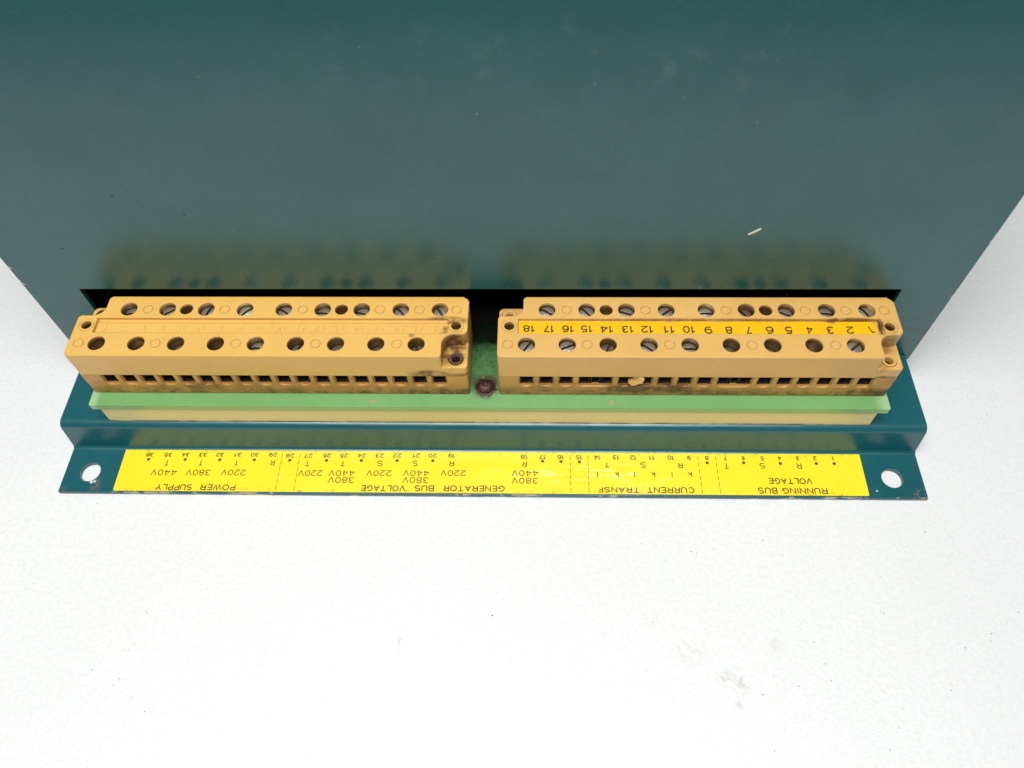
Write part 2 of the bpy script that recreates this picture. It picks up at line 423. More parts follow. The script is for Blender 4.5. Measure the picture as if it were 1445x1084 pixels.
# prism is built in x,z: turn it upright (y becomes z)
for v in bm.verts: v.co = Vector((v.co.x, v.co.z, v.co.y))
bmesh.ops.recalc_face_normals(bm, faces=bm.faces)
cover = from_bm('case_cover', bm, M_COVER, unit, smooth=30)
def side(name, *b):
    bm = bmesh.new(); box(bm, *b); o = from_bm(name, bm, M_COVER, cover, shade=False); return o
side('side_panel', CL, CL + 1.2, YW + 1.2, 151, 8.0, 128.8)
side('side_panel', CR_ - 1.2, CR_, YW + 1.2, 151, 8.0, 128.8)
side('rear_panel', CL + 1.2, CR_ - 1.2, 149.8, 151, 10.9, 128.8)
side('top_panel', CL, CR_, YW + 1.2, 151, 128.8, 130)
bm = bmesh.new(); box(bm, -W + 1.6, W - 1.6, 30, 31, 10.9, 128); from_bm('dark_back_sheet', bm, M_DARK, cover, shade=False)  # added near-black sheet that keeps the view through the slot dark
bm = bmesh.new(); box(bm, -W + 1.6, W - 1.6, 6.6, 29.9, 10.3, 10.9); from_bm('dark_floor_sheet', bm, M_DARK, cover, shade=False)  # added near-black sheet over the teal shelf, standing for inner shade

# base bracket: shelf, step and foot from one bent sheet
def arc(cx, cy, r, a0, a1, n=8):
    return [(cx + r * math.cos(math.radians(a0 + (a1 - a0) * i / n)), cy + r * math.sin(math.radians(a0 + (a1 - a0) * i / n))) for i in range(n + 1)]
top = [(-33.67, 1.0), (-33.5, 1.2)] + arc(-22.1, 2.2, 1.0, -90, -8, 6) + arc(-18.15, 8.15, 2.0, 172, 90, 10) + [(150, 10.15)]
off = [(150, 8.95)] + arc(-18.15, 8.15, 0.8, 90, 172, 8) + arc(-22.1, 2.2, 2.2, -8, -90, 6) + [(-33.5, 0.02), (-33.67, 0.2)]
prof = top + off
bm = bmesh.new()
prism(bm, prof, -W, W)
for v in bm.verts: v.co = Vector((v.co.z, v.co.x, v.co.y))
bmesh.ops.recalc_face_normals(bm, faces=bm.faces)
c = bmesh.new()
cyl(c, -98.75, -28.25, -3, 5, 2.55, 40); cyl(c, 97.85, -28.35, -3, 5, 2.55, 40)
bm = boolean(bm, [c])
base = from_bm('base_bracket', bm, M_BASE, unit, smooth=25)
bm = bmesh.new(); box(bm, -W, W, 140, 150, 0.05, 8.9); from_bm('rear_foot', bm, M_BASE, base, shade=False)

# spacer bar
bm = bmesh.new(); box(bm, -92.9, 91.75, -18.75, -2, 10.17, 16.27)
bmesh.ops.bevel(bm, geom=[e for e in bm.edges if abs(e.verts[0].co.z - e.verts[1].co.z) > 1], offset=.5, segments=3, affect='EDGES')
from_bm('spacer_bar', bm, M_SPACER, unit)

# circuit board
bm = bmesh.new(); prism(bm, fillet([(-94.1, -19.2, .5), (93.4, -19.2, .5), (93.4, 5.9, 0), (-94.1, 5.9, 0)]), 16.275, ZP)
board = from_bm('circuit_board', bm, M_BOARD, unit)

# ------------------------------------------------------------------ stroke lettering
def A(cx, cy, rx, ry, a0, a1, n=12):
    return [(cx + rx * math.cos(math.radians(a0 + (a1 - a0) * i / n)), cy + ry * math.sin(math.radians(a0 + (a1 - a0) * i / n))) for i in range(n + 1)]
G = {
 '0': (.6, [A(.3, .5, .3, .5, 90, 450, 24)]),
 '1': (.3, [[(.0, .76), (.26, 1), (.26, 0)]]),
 '2': (.6, [A(.3, .7, .3, .3, 165, -30, 12) + [(.0, .0), (.6, .0)]]),
 '3': (.6, [A(.3, .75, .26, .25, 150, -80, 12) + A(.3, .27, .3, .27, 80, -155, 14)]),
 '4': (.62, [[(.47, 0), (.47, 1), (0, .28), (.62, .28)]]),
 '5': (.6, [[(.55, 1), (.1, 1), (.04, .52)] + A(.29, .33, .31, .33, 125, -150, 14)]),
 '6': (.6, [A(.32, .62, .32, .38, 50, 180, 8) + [(0, .32)] + A(.3, .32, .3, .32, 180, 540, 18)]),
 '7': (.6, [[(0, 1), (.6, 1), (.2, 0)]]),
 '8': (.6, [A(.3, .75, .25, .25, 0, 360, 18), A(.3, .26, .3, .26, 0, 360, 18)]),
 '9': (.6, [A(.28, .38, .32, .38, -130, 0, 8) + [(.6, .68)] + A(.3, .68, .3, .32, 0, 360, 18)]),
 'A': (.7, [[(0, 0), (.35, 1), (.7, 0)], [(.12, .34), (.58, .34)]]),
 'B': (.6, [[(0, 0), (0, 1), (.35, 1)] + A(.35, .76, .21, .24, 90, -90, 8) + [(0, .52)], [(.35, .52)] + A(.36, .26, .24, .26, 90, -90, 8) + [(0, 0)]]),
 'C': (.7, [A(.36, .5, .36, .5, 45, 315, 18)]),
 'E': (.55, [[(.55, 1), (0, 1), (0, 0), (.55, 0)], [(0, .52), (.5, .52)]]),
 'F': (.55, [[(.55, 1), (0, 1), (0, 0)], [(0, .5), (.45, .5)]]),
 'G': (.72, [A(.36, .5, .36, .5, 50, 340, 18) + [(.7, .45), (.4, .45)]]),
 'I': (.08, [[(.04, 0), (.04, 1)]]),
 'K': (.62, [[(0, 0), (0, 1)], [(.58, 1), (.02, .42)], [(.2, .58), (.62, 0)]]),
 'L': (.52, [[(0, 1), (0, 0), (.52, 0)]]),
 'N': (.62, [[(0, 0), (0, 1), (.62, 0), (.62, 1)]]),
 'O': (.74, [A(.37, .5, .37, .5, 90, 450, 24)]),
 'P': (.58, [[(0, 0), (0, 1), (.34, 1)] + A(.34, .74, .24, .26, 90, -90, 8) + [(0, .48)]]),
 'R': (.62, [[(0, 0), (0, 1), (.36, 1)] + A(.36, .75, .24, .25, 90, -90, 8) + [(0, .5)], [(.34, .5), (.62, 0)]]),
 'S': (.62, [A(.31, .74, .27, .26, 35, 230, 12) + A(.31, .26, .31, .26, 60, -145, 12)]),
 'T': (.64, [[(0, 1), (.64, 1)], [(.32, 1), (.32, 0)]]),
 'U': (.62, [[(0, 1), (0, .3)] + A(.31, .3, .31, .3, 180, 360, 10) + [(.62, 1)]]),
 'V': (.68, [[(0, 1), (.34, 0), (.68, 1)]]),
 'W': (.95, [[(0, 1), (.24, 0), (.475, 1), (.71, 0), (.95, 1)]]),
 'Y': (.66, [[(0, 1), (.33, .45), (.33, 0)], [(.66, 1), (.33, .45)]]),
 'k': (.5, [[(0, 0), (0, 1)], [(.46, .68), (.02, .25)], [(.17, .40), (.5, 0)]]),
 'l': (.06, [[(.03, 0), (.03, 1)]]),
}
def ribbon(bm, pts, hw, z, ridge=0.0):
    P = [Vector(p) for p in pts]
    Q = [P[0]]
    for p in P[1:]:
        if (p - Q[-1]).length > 1e-5: Q.append(p)
    P = Q; n = len(P); L = []; Rr = []; Cc = []
    closed = (P[0] - P[-1]).length < 1e-4
    for i in range(n):
        if closed and i in (0, n - 1): a = (P[-1] - P[-2]).normalized(); b = (P[1] - P[0]).normalized()
        else:
            a = (P[i] - P[i - 1]).normalized() if i > 0 else (P[1] - P[0]).normalized()
            b = (P[i + 1] - P[i]).normalized() if i < n - 1 else a
        t = (a + b)
        t = t.normalized() if t.length > 1e-6 else a
        nr = Vector((-t.y, t.x)); c = max(0.45, abs(nr.dot(Vector((-a.y, a.x)))))
        o = nr * (hw / c)
        e = Vector((0, 0))
        if not closed and i == 0: e = -a * hw * .3
        if not closed and i == n - 1: e = b * hw * .3
        L.append(bm.verts.new((*(P[i] + o + e), z))); Rr.append(bm.verts.new((*(P[i] - o + e), z)))
        if ridge: Cc.append(bm.verts.new((*(P[i] + e), z + ridge)))
    for i in range(n - 1):
        if ridge:
            bm.faces.new((L[i], Cc[i], Cc[i + 1], L[i + 1])); bm.faces.new((Cc[i], Rr[i], Rr[i + 1], Cc[i + 1]))
        else: bm.faces.new((L[i], Rr[i], Rr[i + 1], L[i + 1]))

def text_obj(name, s, cx, cy, w_, h_, z, hw, mat, parent, flip=True, ridge=0.0, only=None):
    """one word or number, bounding box w_ x h_ mm centred on cx, cy; flip = reads from the far side"""
    gap = .26; x = 0; strokes = []
    for ch in s:
        gw, st = G[ch]
        for p in st: strokes.append([(x + a, b) for a, b in p])
        x += gw + gap
    tot = max(x - gap, .06)
    sx = (w_ - 2 * hw) / tot if tot > .1 else 1.0
    sy = (h_ - 2 * hw)
    sg = -1 if flip else 1
    bm = bmesh.new()
    for i, p in enumerate(strokes):
        q = [(sg * (a - tot / 2) * sx, sg * (b - .5) * sy) for a, b in p]
        if only: q = only(q)
        if len(q) > 1: ribbon(bm, q, hw, i * 0.0015, ridge)
    for f in bm.faces:
        f.normal_update()
        if f.normal.z < 0: f.normal_flip()
    return from_bm(name, bm, mat, parent, (cx, cy, z), shade=False)

TX = [('36',-85.04,-23.37,2.05,1.14),('35',-80.36,-23.34,2.13,1.14),('34',-75.93,-23.3,1.97,1.14),('33',-71.51,-23.27,2.05,1.14),('32',-67.25,-23.24,1.96,1.14),('31',-62.72,-23.2,1.88,1.14),('30',-58.47,-23.17,2.12,1.14),('29',-53.84,-23.14,2.08,1.14),('T',-80.13,-25.61,1.06,1.49),('T',-71.58,-25.54,1.06,1.49),('T',-62.64,-25.47,1.06,1.49),('R',-53.62,-25.4,1.17,1.49),('440V',-80.22,-28.3,6.47,1.64),('380V',-71.58,-28.23,6.13,1.64),('220V',-62.83,-28.16,6.12,1.64),('POWER',-65.8,-32.2,8.68,1.6),('SUPPLY',-76.63,-32.25,8.98,1.6),('28',-49.56,-23.35,2.12,1.18),('27',-44.92,-23.32,2.03,1.18),('26',-40.29,-23.28,2.03,1.18),('25',-36.03,-23.25,2.03,1.18),('24',-31.56,-23.22,2.03,1.18),('23',-27.05,-23.18,2.15,1.18),('22',-22.7,-23.15,2.1,1.18),('21',-17.91,-23.11,1.82,1.18),('20',-13.85,-23.08,2.18,1.18),('19',-9.13,-23.05,1.61,1.18),('T',-44.89,-25.51,1.21,1.57),('T',-36.05,-25.45,1.13,1.57),('S',-26.76,-25.37,1.41,1.57),('S',-18.04,-25.3,1.33,1.57),('R',-9.01,-25.23,1.32,1.57),('220V',-43.71,-28.18,5.89,1.64),('440V',-35.96,-28.12,6.4,1.64),('220V',-26.74,-28.05,6.19,1.63),('440V',-17.59,-27.97,6.38,1.63),('220V',-8.45,-27.9,6.24,1.63),('380V',-35.84,-29.99,6.49,1.66),('380V',-17.56,-29.88,6.46,1.66),('VOLTAGE',-25.29,-32.1,10.85,1.62),('BUS',-15.25,-32.05,4.76,1.62),('GENERATOR',-3.16,-31.98,14.91,1.62),('18',8.95,-23.27,1.89,1.27),('17',13.46,-23.27,1.68,1.26),('16',17.98,-23.26,1.76,1.26),('15',22.52,-23.26,1.64,1.26),('14',27.02,-23.26,1.6,1.26),('13',31.61,-23.25,1.6,1.26),('12',35.87,-23.25,1.59,1.26),('11',40.47,-23.25,1.39,1.26),('10',45.1,-23.24,1.67,1.26),('9',49.57,-23.24,0.91,1.26),('8',53.93,-23.24,0.91,1.26),('R',9.03,-25.27,1.2,1.47),('440V',9.15,-27.78,6.53,1.59),('380V',9.13,-29.81,6.42,1.61),('T',29.24,-25.29,1.19,1.47),('S',38.13,-25.31,1.39,1.56),('R',47.18,-25.33,1.3,1.47),('l',26.88,-27.98,0.28,1.49),('k',31.59,-27.94,0.87,1.49),('l',35.89,-27.91,0.28,1.49),('k',40.41,-27.87,0.98,1.49),('l',44.97,-27.83,0.27,1.49),('k',49.32,-27.8,0.98,1.49),('TRANSF',31.74,-32.04,10.03,1.5),('CURRENT',44.23,-31.99,11.44,1.62),('7',58.48,-23.3,0.71,1.17),('6',62.78,-23.26,0.75,1.17),('5',67.47,-23.23,0.87,1.17),('4',71.69,-23.2,0.79,1.17),('3',76.16,-23.16,0.87,1.16),('2',80.3,-23.13,0.87,1.16),('1',84.73,-23.1,0.51,1.16),('T',58.44,-25.37,1.18,1.55),('S',67.2,-25.3,1.38,1.55),('R',76.09,-25.23,1.26,1.55),('VOLTAGE',73.25,-29.36,10.47,1.6),('BUS',67.4,-31.94,4.63,1.66),('RUNNING',76.21,-31.93,10.85,1.62)]
DT = [(-85.0,-24.67),(-75.76,-24.65),(-67.05,-24.67),(-58.34,-24.6),(-49.41,-24.67),(-40.25,-24.64),(-31.52,-24.58),(-22.6,-24.55),(-13.7,-24.53),(13.45,-24.45),(18.0,-24.51),(22.55,-24.56),(53.83,-24.58),(62.74,-24.51),(71.65,-24.62),(80.37,-24.55),(84.72,-24.56)]
DL = [-51.53, -47.03, 20.28, 24.65, 51.75, 56.09]

bm = bmesh.new()
prism(bm, fillet([(-91.5, -33.28, .3), (91.28, -33.12, .3), (91.35, -21.95, .1), (-91.5, -21.98, .1)]), 1.215, 1.30)
stick = from_bm('yellow_sticker', bm, M_STICK, unit, shade=False)
ZL = 1.302
for s, x, y, w_, h_ in TX:
    big = w_ > 4.2 and s[-1] != 'V' or s == 'BUS'
    text_obj('printed_number' if s[0].isdigit() and len(s) < 4 else ('printed_voltage' if s[0].isdigit() else ('printed_word' if len(s) > 1 else 'printed_letter')),
             s, x, y, w_, h_, ZL, (.14 if big else .115), M_INK, stick)
dotme = None
for x, y in DT:
    if dotme is None:
        bm = bmesh.new(); bmesh.ops.create_circle(bm, cap_ends=True, radius=.42, segments=18)
        o = from_bm('printed_dot', bm, M_INK, stick, (x, y, ZL), shade=False); dotme = o.data
    else: link('printed_dot', dotme, None, stick, (x, y, ZL))
for x in DL:
    bm = bmesh.new(); y = -22.8
    while y > -32.6:
        ribbon(bm, [(0, y + 28), (0, y + 28 - 1.25)], .07, 0); y -= 1.75
    from_bm('dashed_line', bm, M_INK, stick, (x, -28, ZL), shade=False)

# ------------------------------------------------------------------ screws
def screw_mesh(name, mat, r=1.80, slot=.27, depth=.75, phil=False):
    bm = bmesh.new(); n = 28
    # domed head made of two halves either side of the slot, and the floor of the slot
    def zt(x, y): return -0.28 * (x * x + y * y) / (r * r)
    for sgn in (-1, 1):
        rings = []
        a0 = math.asin(slot / r)
        for fr in (1.0, 0.93, 0.6, 0.25):
            rr = r * fr; pts = []
            aa = math.asin(min(.999, slot / rr))
            for i in range(n // 2 + 1):
                t = aa + (math.pi - 2 * aa) * i / (n // 2)
                x, y = rr * math.cos(t), sgn * rr * math.sin(t)
                z = zt(x, y) - (0.14 if fr == 1.0 else 0)
                pts.append(bm.verts.new((x, y, z)))
            rings.append(pts)
        low = [bm.verts.new((v.co.x, v.co.y, -1.6)) for v in rings[0]]
        rings = [low] + rings
        for a, b in zip(rings, rings[1:]):
            for i in range(len(a) - 1): bm.faces.new((a[i], a[i + 1], b[i + 1], b[i]))
        bm.faces.new(rings[-1])
        # wall of the slot
        lo0 = bm.verts.new((rings[1][0].co.x, sgn * slot, -depth)); lo1 = bm.verts.new((rings[1][-1].co.x, sgn * slot, -depth))
        chain = [r_[0] for r_ in rings[1:]] + [r_[-1] for r_ in rings[1:]][::-1]
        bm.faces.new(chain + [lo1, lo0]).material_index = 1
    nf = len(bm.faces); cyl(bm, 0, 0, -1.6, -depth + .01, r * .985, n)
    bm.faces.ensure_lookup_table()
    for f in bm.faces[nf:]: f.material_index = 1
    bmesh.ops.recalc_face_normals(bm, faces=bm.faces)
    bmesh.ops.scale(bm, vec=(MM,) * 3, verts=bm.verts)
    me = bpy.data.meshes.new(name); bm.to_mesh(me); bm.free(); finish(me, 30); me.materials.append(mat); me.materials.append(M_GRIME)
    return me
SC = {k: screw_mesh('screw_' + n, m_) for k, n, m_ in (('n', 'zinc', M_SCREW), ('b', 'bright', M_BRIGHT), ('d', 'dull', M_DULL))}

# ------------------------------------------------------------------ terminal blocks
PIT = 4.513
def block(ix, ox, label, broken, rear, front):
    # upper housing
    bm = bmesh.new()
    fs, hi = prism(bm, fillet([(ox, YF, .8), (ox + LB, YF, .8), (ox + LB, YB, 1.2), (ox, YB, 1.2)]), ZS, ZT)
    hs = set(hi)
    bmesh.ops.bevel(bm, geom=[e for e in bm.edges if e.verts[0] in hs and e.verts[1] in hs], offset=.55, segments=4, affect='EDGES', profile=.5)
    c1 = bmesh.new()
    X1 = ox + LB - 5.6; Y1 = YF + 6.3; XE = ox + LB; e = .015
    prism(c1, fillet([(X1 - 5, YF - 6, 0), (X1 - 5, YF - e, 0), (X1, YF - e, .7), (X1, Y1, 2.6), (XE + e, Y1, 1.3), (XE + e, Y1 + 5, 0), (XE + 6, Y1 + 5, 0), (XE + 6, YF - 6, 0)]), ZN, ZT + 5)
    X0 = ox + 5.7; Y0 = YB - 5.6
    prism(c1, fillet([(X0 + 5, YB + 6, 0), (X0 + 5, YB + e, 0), (X0, YB + e, 1.0), (X0, Y0, 2.6), (ox - e, Y0, .9), (ox - e, Y0 - 5, 0), (ox - 6, Y0 - 5, 0), (ox - 6, YB + 6, 0)]), ZN, ZT + 5)
    c2 = bmesh.new()
    for k in range(9):
        cyl(c2, ox + 11.11 + 2 * PIT * k, -2.2, 26.2, 40, 1.90, 32)
        cyl(c2, ox + 6.47 + 2 * PIT * k, -12.0, 26.2, 40, 1.92, 32)
    for x in (24.55, 60.6): cyl(c2, ox + x, -2.22, 29.6, 40, 1.50, 28)
    for x in (2.55, 87.3): cyl(c2, ox + x, -6.85, 29.2, 40, 1.15, 24)
    # recess for the number strip
    box(c2, ox + 4.55, ox + 85.35, -8.98, -4.78, 32.3, 40)
    # eyelet bores in the two ears
    cyl(c2, ox + LB - 2.6, -13.0, 26.2, 32, 1.75, 28); cyl(c2, ox + 2.4, -0.7, 26.2, 32, 1.75, 28)
    # moulding rings
    for x in (15.6, 33.5, 51.7, 69.5, 78.6, 87.15): ring(c2, ox + x, -2.2, 32.93, 40, 1.18, 1.03)
    for x in (2.35, 19.9, 38.1, 56.1, 74.3): ring(c2, ox + x, -11.95, 32.93, 40, 1.18, 1.03)
    for x in (2.55, 87.3): ring(c2, ox + x, -6.85, 32.98, 40, 1.78, 1.66)
    bm = boolean(bm, [c1, c2])
    tb_ = from_bm('terminal_block', bm, M_TOP[ix], unit, smooth=32)
    tb_['label'] = label
    # lower housing with the cable entries
    bm = bmesh.new()
    fs, hi = prism(bm, fillet([(ox, YF, .6), (ox + LB, YF, .6), (ox + LB, YB, 1.2), (ox, YB, 1.2)]), ZP + .004, ZS - .10)
    c1 = bmesh.new(); c2 = bmesh.new()
    xs = [6.465 + PIT * k for k in range(18)]
    k = 0
    while k < 18:
        a = xs[k]; b = a
        while k in broken: k += 1; b = xs[k]
        lowz = 21.55
        # U-shaped funnel (front profile in x,z)
        poly = fillet([(ox + a - 1.72, 30, 0), (ox + a - 1.72, lowz, 1.35), (ox + b + 1.72, lowz, 1.35), (ox + b + 1.72, 30, 0)])
        t = bmesh.new(); prism(t, poly, YF - 3, YF + .45)
        for v in t.verts: v.co = Vector((v.co.x, v.co.z, v.co.y))
        # flare the mouth a little at the front
        for v in t.verts:
            if v.co.y < YF - 1 and v.co.z < 24: v.co.z -= .9
        mt = bpy.data.meshes.new('t'); t.to_mesh(mt); t.free(); c1.from_mesh(mt); bpy.data.meshes.remove(mt)
        box(c2, ox + a - 1.50, ox + b + 1.50, YF - 2, YF + 7, 22.15, 30)
        k += 1
    bm = boolean(bm, [c1, c2])
    from_bm('lower_housing', bm, M_LOW[ix], tb_, smooth=30)
    cm = None
    for x in xs + [xs[q] + PIT / 2 for q in broken]:  # near-black clamps darken the openings; midpoint extras are added filler
        if cm is None:
            b2 = bmesh.new()
            box(b2, -1.46, -1.25, 0, 5.5, 22.2, 25.35); box(b2, 1.25, 1.46, 0, 5.5, 22.2, 25.35)
            box(b2, -1.25, 1.25, 0, 5.5, 22.2, 22.4); box(b2, -1.25, 1.25, 2.2, 5.5, 22.9, 25.35)
            cm = from_bm('wire_clamp_dark_fill', b2, M_CLAMP, tb_, (ox + x, YF + .50, 0), shade=False).data
        else: link('wire_clamp_dark_fill', cm, None, tb_, (ox + x, YF + .50 + (.25 if x not in xs else 0), 0))
    # screws
    for row, spec in ((rear, (11.11, -2.2)), (front, (6.47, -12.0))):
        for k, (kind, dep, ang) in enumerate(row):
            dep *= .72 if kind != 'd' else 1.0
            o = link('screw', SC[kind], None, tb_, (ox + spec[0] + 2 * PIT * k, spec[1], ZT - dep))
            o.rotation_euler = (0, 0, math.radians(ang))
    # eyelets in the ears
    for x, y in ((LB - 2.6, -13.0), (2.4, -0.7)):
        bm = bmesh.new(); ring(bm, 0, 0, -1.6, .10 if ix else .2, 1.62, 1.18, 28); ring(bm, 0, 0, -1.6, -.12, 1.15, .95, 24)
        bmesh.ops.recalc_face_normals(bm, faces=bm.faces)
        from_bm('eyelet', bm, M_OLD if ix == 0 else M_BITS[ix], tb_, (ox + x, y, ZN))
    return tb_

rearL = [('n', 2.3, 10), ('n', 1.5, 35), ('n', 1.6, 75), ('b', 1.3, 45), ('n', 1.5, -35), ('n', 2.0, -5), ('n', 2.2, -15), ('n', 1.6, -50), ('n', 1.6, -60)]
frontL = [('d', 3.6, 20), ('d', 3.0, 15), ('d', 2.8, 5), ('d', 3.8, 0), ('n', 2.4, 0), ('d', 2.5, 80), ('d', 2.6, 30), ('d', 3.3, 10), ('d', 2.8, -70)]
rearR = [('n', 1.2, -32), ('n', 1.4, -50), ('n', 1.7, -20), ('n', 1.5, 40), ('b', 1.7, 0), ('d', 1.8, -60), ('n', 1.9, -25), ('n', 1.7, -5), ('n', 1.2, -62)]
frontR = [('n', 1.6, 58), ('n', 1.3, 25), ('d', 2.0, 65), ('n', 1.8, -38), ('n', 2.1, 0), ('d', 3.0, 10), ('d', 3.4, 0), ('d', 3.2, 20), ('n', 1.3, 42)]
tbL = block(0, BX0, 'tan terminal block with moulded numbers and no number strip', set(), rearL, frontL)
tbR = block(1, BX1, 'tan terminal block with a yellow numbered strip', {3, 10}, rearR, frontR)

# moulded numbers and ledge in the empty recess of the left block
for i in range(18):
    text_obj('moulded_number', str(i + 1), BX0 + 6.465 + PIT * i, -7.25, 1.15 if i < 9 else 2.4, 1.7, 32.302, .16, M_BITS[0], tbL, flip=False, ridge=.13)
bm = bmesh.new(); box(bm, BX0 + 4.9, BX0 + 85, -5.75, -5.15, 32.2, 32.5)
from_bm('recess_ledge', bm, M_BITS[0], tbL, shade=False)
for x in (BX0 + 78.6, BX1 + 78.6):      # moulded mark: a small letter in a circle
    ix = 0 if x < 0 else 1
    text_obj('moulded_mark', 'H', x, -2.2, 1.0, 1.0, ZT + .002, .12, M_TOP[ix], tbL if ix == 0 else tbR, ridge=.09) if 'H' in G else None

# number strip in the right block: slightly buckled vinyl
bm = bmesh.new(); n = 80
rows = []
x0s, x1s = BX1 + 4.62, BX1 + 84.5
for i in range(n + 1):
    t = i / n; x = x0s + (x1s - x0s) * t
    zz = 32.36 + .05 * math.sin(t * 41) + .04 * math.sin(t * 97 + 1)
    xo = .55 * (i == n)
    rows.append([bm.verts.new((x - (xo if j == 0 else 0), y, zz + dz)) for j, (y, dz) in enumerate(((-4.95, .0), (-6.2, .05), (-7.6, .05), (-8.93, .0)))])
for a, b in zip(rows, rows[1:]):
    for j in range(3): bm.faces.new((a[j], a[j + 1], b[j + 1], b[j]))
bmesh.ops.recalc_face_normals(bm, faces=bm.faces)
for f in bm.faces:
    if f.normal.z < 0: f.normal_flip()
strip = from_bm('number_strip', bm, M_STRIP, tbR, smooth=60)
SX = [('18',10.07,-7.14,2.74,1.88),('17',14.6,-7.16,2.3,1.89),('16',18.85,-7.17,2.7,1.9),('15',23.09,-7.18,2.66,1.91),('14',27.54,-7.2,2.98,1.92),('13',32.3,-7.21,2.69,1.93),('12',36.63,-7.23,2.72,1.94),('11',41.59,-7.24,2.42,1.95),('10',45.96,-7.26,2.71,1.96),('9',50.26,-7.43,1.73,2.0),('8',54.82,-7.41,1.62,2.0),('7',59.32,-7.4,1.26,2.0),('6',63.86,-7.38,1.69,2.0),('5',68.13,-7.37,1.62,2.0),('4',72.7,-7.36,1.43,2.0),('3',77.36,-7.34,1.58,2.0),('2',81.71,-7.33,1.68,2.0)]
for s, x, y, w_, h_ in SX:
    text_obj('printed_digits', s, x, y, w_, h_, 32.50, .145, M_INK2, strip)
# what is left of the torn figure 1
bm = bmesh.new(); ribbon(bm, [(-.55, .95), (-.5, .55), (-.35, .25)], .14, 0); ribbon(bm, [(-.3, .05), (-.15, -.25), (.05, -.75)], .15, 0); ribbon(bm, [(.05, -.75), (.55, -.5)], .13, .002)
from_bm('printed_digits', bm, M_INK2, strip, (86.5, -7.3, 32.50), shade=False)

# broken-off flap of plastic between two cable entries
bm = bmesh.new()
vs = [(-1.5, -.1, -1.6), (-.6, -.55, -2.3), (.6, -.5, -1.7), (1.7, -.7, -.9), (2.0, -.5, .2), (1.0, -.25, .55), (.1, -.1, -.4), (-.9, -.15, -.9)]
f = [bm.verts.new(v) for v in vs]; g_ = [bm.verts.new((a * .96, b + .85, c_ * .95 + .15)) for a, b, c_ in vs]
bm.faces.new(f); bm.faces.new(g_[::-1])
for i in range(8): bm.faces.new((f[i - 1], f[i], g_[i], g_[i - 1]))
bmesh.ops.recalc_face_normals(bm, faces=bm.faces)
from_bm('broken_flap', bm, M_BITS[1], tbR, (BX1 + 31.2, YF + .1, 24.8), shade=False)

# rusty fixing screw between the blocks
bm = bmesh.new(); n = 32
prof2 = [(2.35, 0), (2.4, .28), (2.15, .42), (1.95, .45), (1.9, 1.05), (1.7, 1.45), (1.2, 1.75), (.75, 1.85), (.55, 1.3), (0.02, 1.15)]
rg = [[bm.verts.new((r * math.cos(2 * math.pi * i / n) * (1 + .02 * math.sin(i * 2.3)), r * math.sin(2 * math.pi * i / n), z)) for i in range(n)] for r, z in prof2]
for a, b in zip(rg, rg[1:]):
    for i in range(n): bm.faces.new((a[i], a[(i + 1) % n], b[(i + 1) % n], b[i]))
bm.faces.new(rg[-1]); bmesh.ops.recalc_face_normals(bm, faces=bm.faces)
c = bmesh.new(); 
box(c, -1.0, 1.0, -.22, .22, 1.15, 3)
c3 = bmesh.new(); box(c3, -.22, .22, -1.0, 1.0, 1.15, 3)
o = from_bm('fixing_screw', bm, M_RUST, unit, (-.2, -13.75, ZP), smooth=40)
o.rotation_euler = (0, 0, .5); o['label'] = 'rusty screw in the green board between the two blocks'

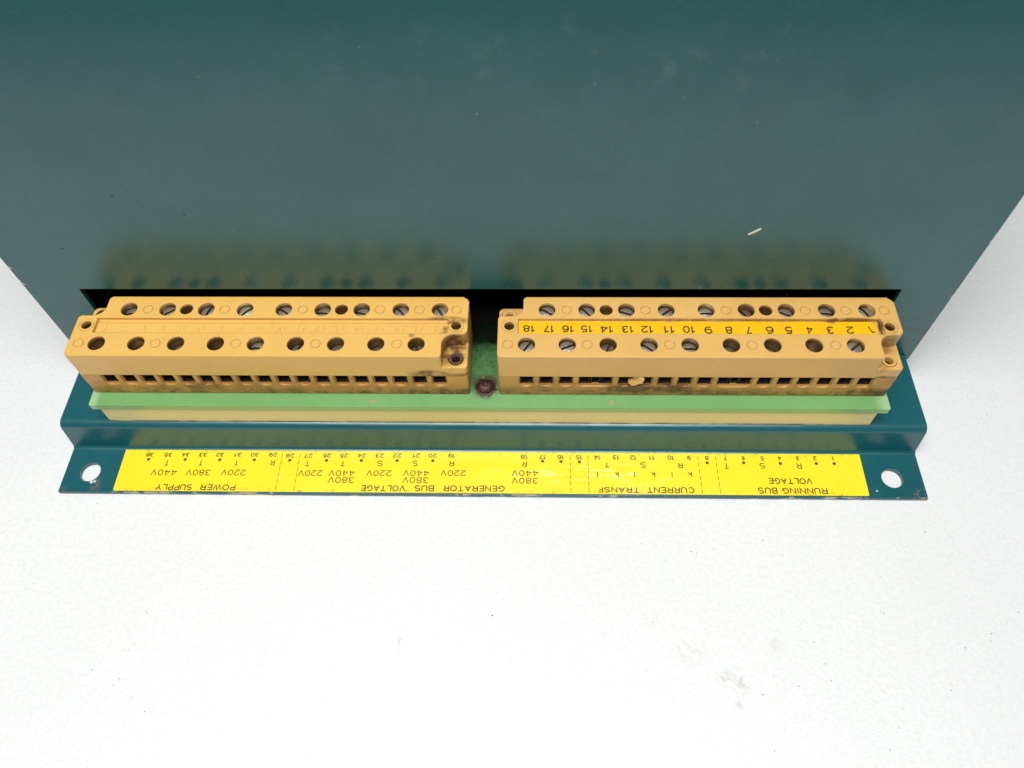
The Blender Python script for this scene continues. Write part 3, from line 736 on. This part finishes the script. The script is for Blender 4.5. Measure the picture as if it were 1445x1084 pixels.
# ------------------------------------------------------------------ flakes and grit
def chunk(bm, x, y, z, r, sx=1, sy=1, sz=.6):
    ph = random.random() * 6
    vs = []
    for i in range(5):
        t = ph + 2 * math.pi * i / 5; q = r * random.uniform(.7, 1.2)
        vs.append(bm.verts.new((x + q * sx * math.cos(t), y + q * sy * math.sin(t), z)))
    tp = bm.verts.new((x + r * .2, y, z + r * sz)); 
    for i in range(5): bm.faces.new((vs[i - 1], vs[i], tp))
CR = [(2.2,-62.3,0.25),(-18.1,-65.9,0.08),(-75.7,-62.3,0.14),(-75.3,-62.7,0.11),(-77.1,-70.8,0.12),(-78.3,-70.9,0.09),(-83.9,-75.2,0.14),(-83.8,-74.9,0.09),(-82.5,-73.5,0.11),(-77.5,-76.8,0.17),(-78.3,-78.2,0.11),(-73.7,-80.7,0.11),(-70.1,-83.3,0.15),(-68.6,-83.3,0.08),(-65.6,-83.5,0.11),(-70.1,-60.2,0.08),(-84.5,-42.9,0.09),(-53.0,-42.1,0.11),(-94.7,-40.1,0.09),(-94.9,-36.2,0.14),(-14.6,-59.2,0.12),(-32.5,-80.8,0.12),(-35.7,-88.6,0.09),(-34.5,-91.3,0.09),(-38.4,-88.3,0.09),(-52.9,-75.6,0.08),(-51.3,-71.6,0.08),(64.6,-44.1,0.18),(102.5,-41.6,0.17),(36.4,-45.1,0.14),(38.6,-44.5,0.09),(47.7,-47.0,0.14),(49.1,-47.2,0.12),(48.9,-47.7,0.09),(53.0,-46.3,0.11),(68.5,-47.7,0.11),(89.6,-52.5,0.12),(88.4,-60.7,0.15),(87.9,-60.5,0.09),(83.4,-62.5,0.09),(85.4,-64.6,0.14),(71.9,-67.2,0.15),(73.5,-71.7,0.17),(74.0,-75.2,0.18),(67.1,-76.4,0.17),(59.4,-78.1,0.14),(59.2,-78.2,0.11),(62.2,-74.5,0.11),(104.0,-68.0,0.18),(110.5,-64.9,0.17),(109.8,-66.5,0.14),(117.8,-60.2,0.14),(114.6,-62.5,0.11),(98.9,-75.7,0.12),(98.4,-76.8,0.14),(97.1,-78.3,0.11),(87.4,-80.5,0.12),(85.8,-84.2,0.14),(59.9,-88.9,0.15),(83.0,-88.3,0.12),(26.8,-66.2,0.14),(106.8,-38.0,0.09),(113.9,-47.0,0.09),(96.8,-46.5,0.11),(51.6,-50.1,0.08),(31.0,-65.6,0.09),(-125.2,-5.6,0.09),(-122.9,1.3,0.08),(-113.0,-22.7,0.12),(-110.7,-22.5,0.08),(-112.8,-34.3,0.11),(130.8,-2.6,0.14),(131.4,-3.3,0.11),(126.7,-9.5,0.14),(125.1,-10.6,0.17),(121.8,-2.0,0.11),(123.5,-4.2,0.09),(130.7,-12.6,0.09),(126.1,14.1,0.08),(113.5,2.4,0.09)]
bm = bmesh.new()
for x, y, r in CR: chunk(bm, x, y, .002, r * .9)
for i in range(220): chunk(bm, random.uniform(-130, 130), random.uniform(-95, -36), .002, random.uniform(.03, .07))
bmesh.ops.recalc_face_normals(bm, faces=bm.faces)
o = from_bm('table_grit', bm, M_CRUMB, None, shade=False)
o['kind'] = 'stuff'; o['label'] = 'fine dark grit scattered over the white table top'; o['category'] = 'grit'

WS = [(-46.3, 91.2, 0.17), (0.8, 83.5, 0.27), (-17.8, 96.6, 0.17), (21.3, 89.4, 0.2), (36.9, 86.8, 0.17), (50.7, 81.3, 0.2), (3.4, 63.6, 0.13), (25.5, 76.4, 0.12), (-47.9, 47.7, 0.13), (-9.6, 46.6, 0.15), (69.0, 33.8, 0.1), (71.8, 39.6, 0.1), (30.4, 67.7, 0.1), (-61.6, 37.3, 0.1)]
bm = bmesh.new()
for x, z, r in WS:
    a = len(bm.verts); chunk(bm, x, z, 0, r * .85, 1.3, .9, .3)
for v in bm.verts: v.co = Vector((v.co.x, 1.697 - v.co.z, v.co.y))
bmesh.ops.recalc_face_normals(bm, faces=bm.faces)
o = from_bm('dust_motes', bm, mat_simple('grey_dust', (.24, .32, .30), .8), unit, shade=False); o['kind'] = 'stuff'
bm = bmesh.new()
for x, z, r in ((-91.4, 49.2, .32), (-73.6, 64.2, .34), (-68.4, 62.2, .2), (-65.5, 60.9, .14), (-60.8, 59.1, .26), (-50.8, 54.4, .22), (-1.4, 77.0, .16), (-17.1, 74.4, .1)):
    if x > -105: chunk(bm, x, z, 0, r, 1.5, .55, .3)
for v in bm.verts: v.co = Vector((v.co.x, 1.697 - v.co.z, v.co.y))
bmesh.ops.recalc_face_normals(bm, faces=bm.faces)
o = from_bm('dark_nicks', bm, mat_simple('dark_nick', (.02, .035, .035), .8), unit, shade=False); o['kind'] = 'stuff'

bm = bmesh.new()
pl = [(-1.35, -.95), (-1.1, -1.1), (.0, -.45), (1.2, .75), (1.3, .98), (1.0, 1.1), (.1, .35), (-1.0, -.6)]
a = [bm.verts.new((x, -.25 + .02 * (i % 3), z)) for i, (x, z) in enumerate(pl)]; b = [bm.verts.new((x * 1.0, 0, z)) for x, z in pl]
bm.faces.new(a); bm.faces.new(b[::-1])
for i in range(8): bm.faces.new((a[i - 1], a[i], b[i], b[i - 1]))
bmesh.ops.recalc_face_normals(bm, faces=bm.faces)
o = from_bm('lint_flake', bm, M_LINT, None, (56.7, 1.696, 54.2), shade=False)
o.scale = (.9, 1, .85)
o['label'] = 'small pale elongated flake stuck to the teal metal above the right terminal block'; o['category'] = 'lint'
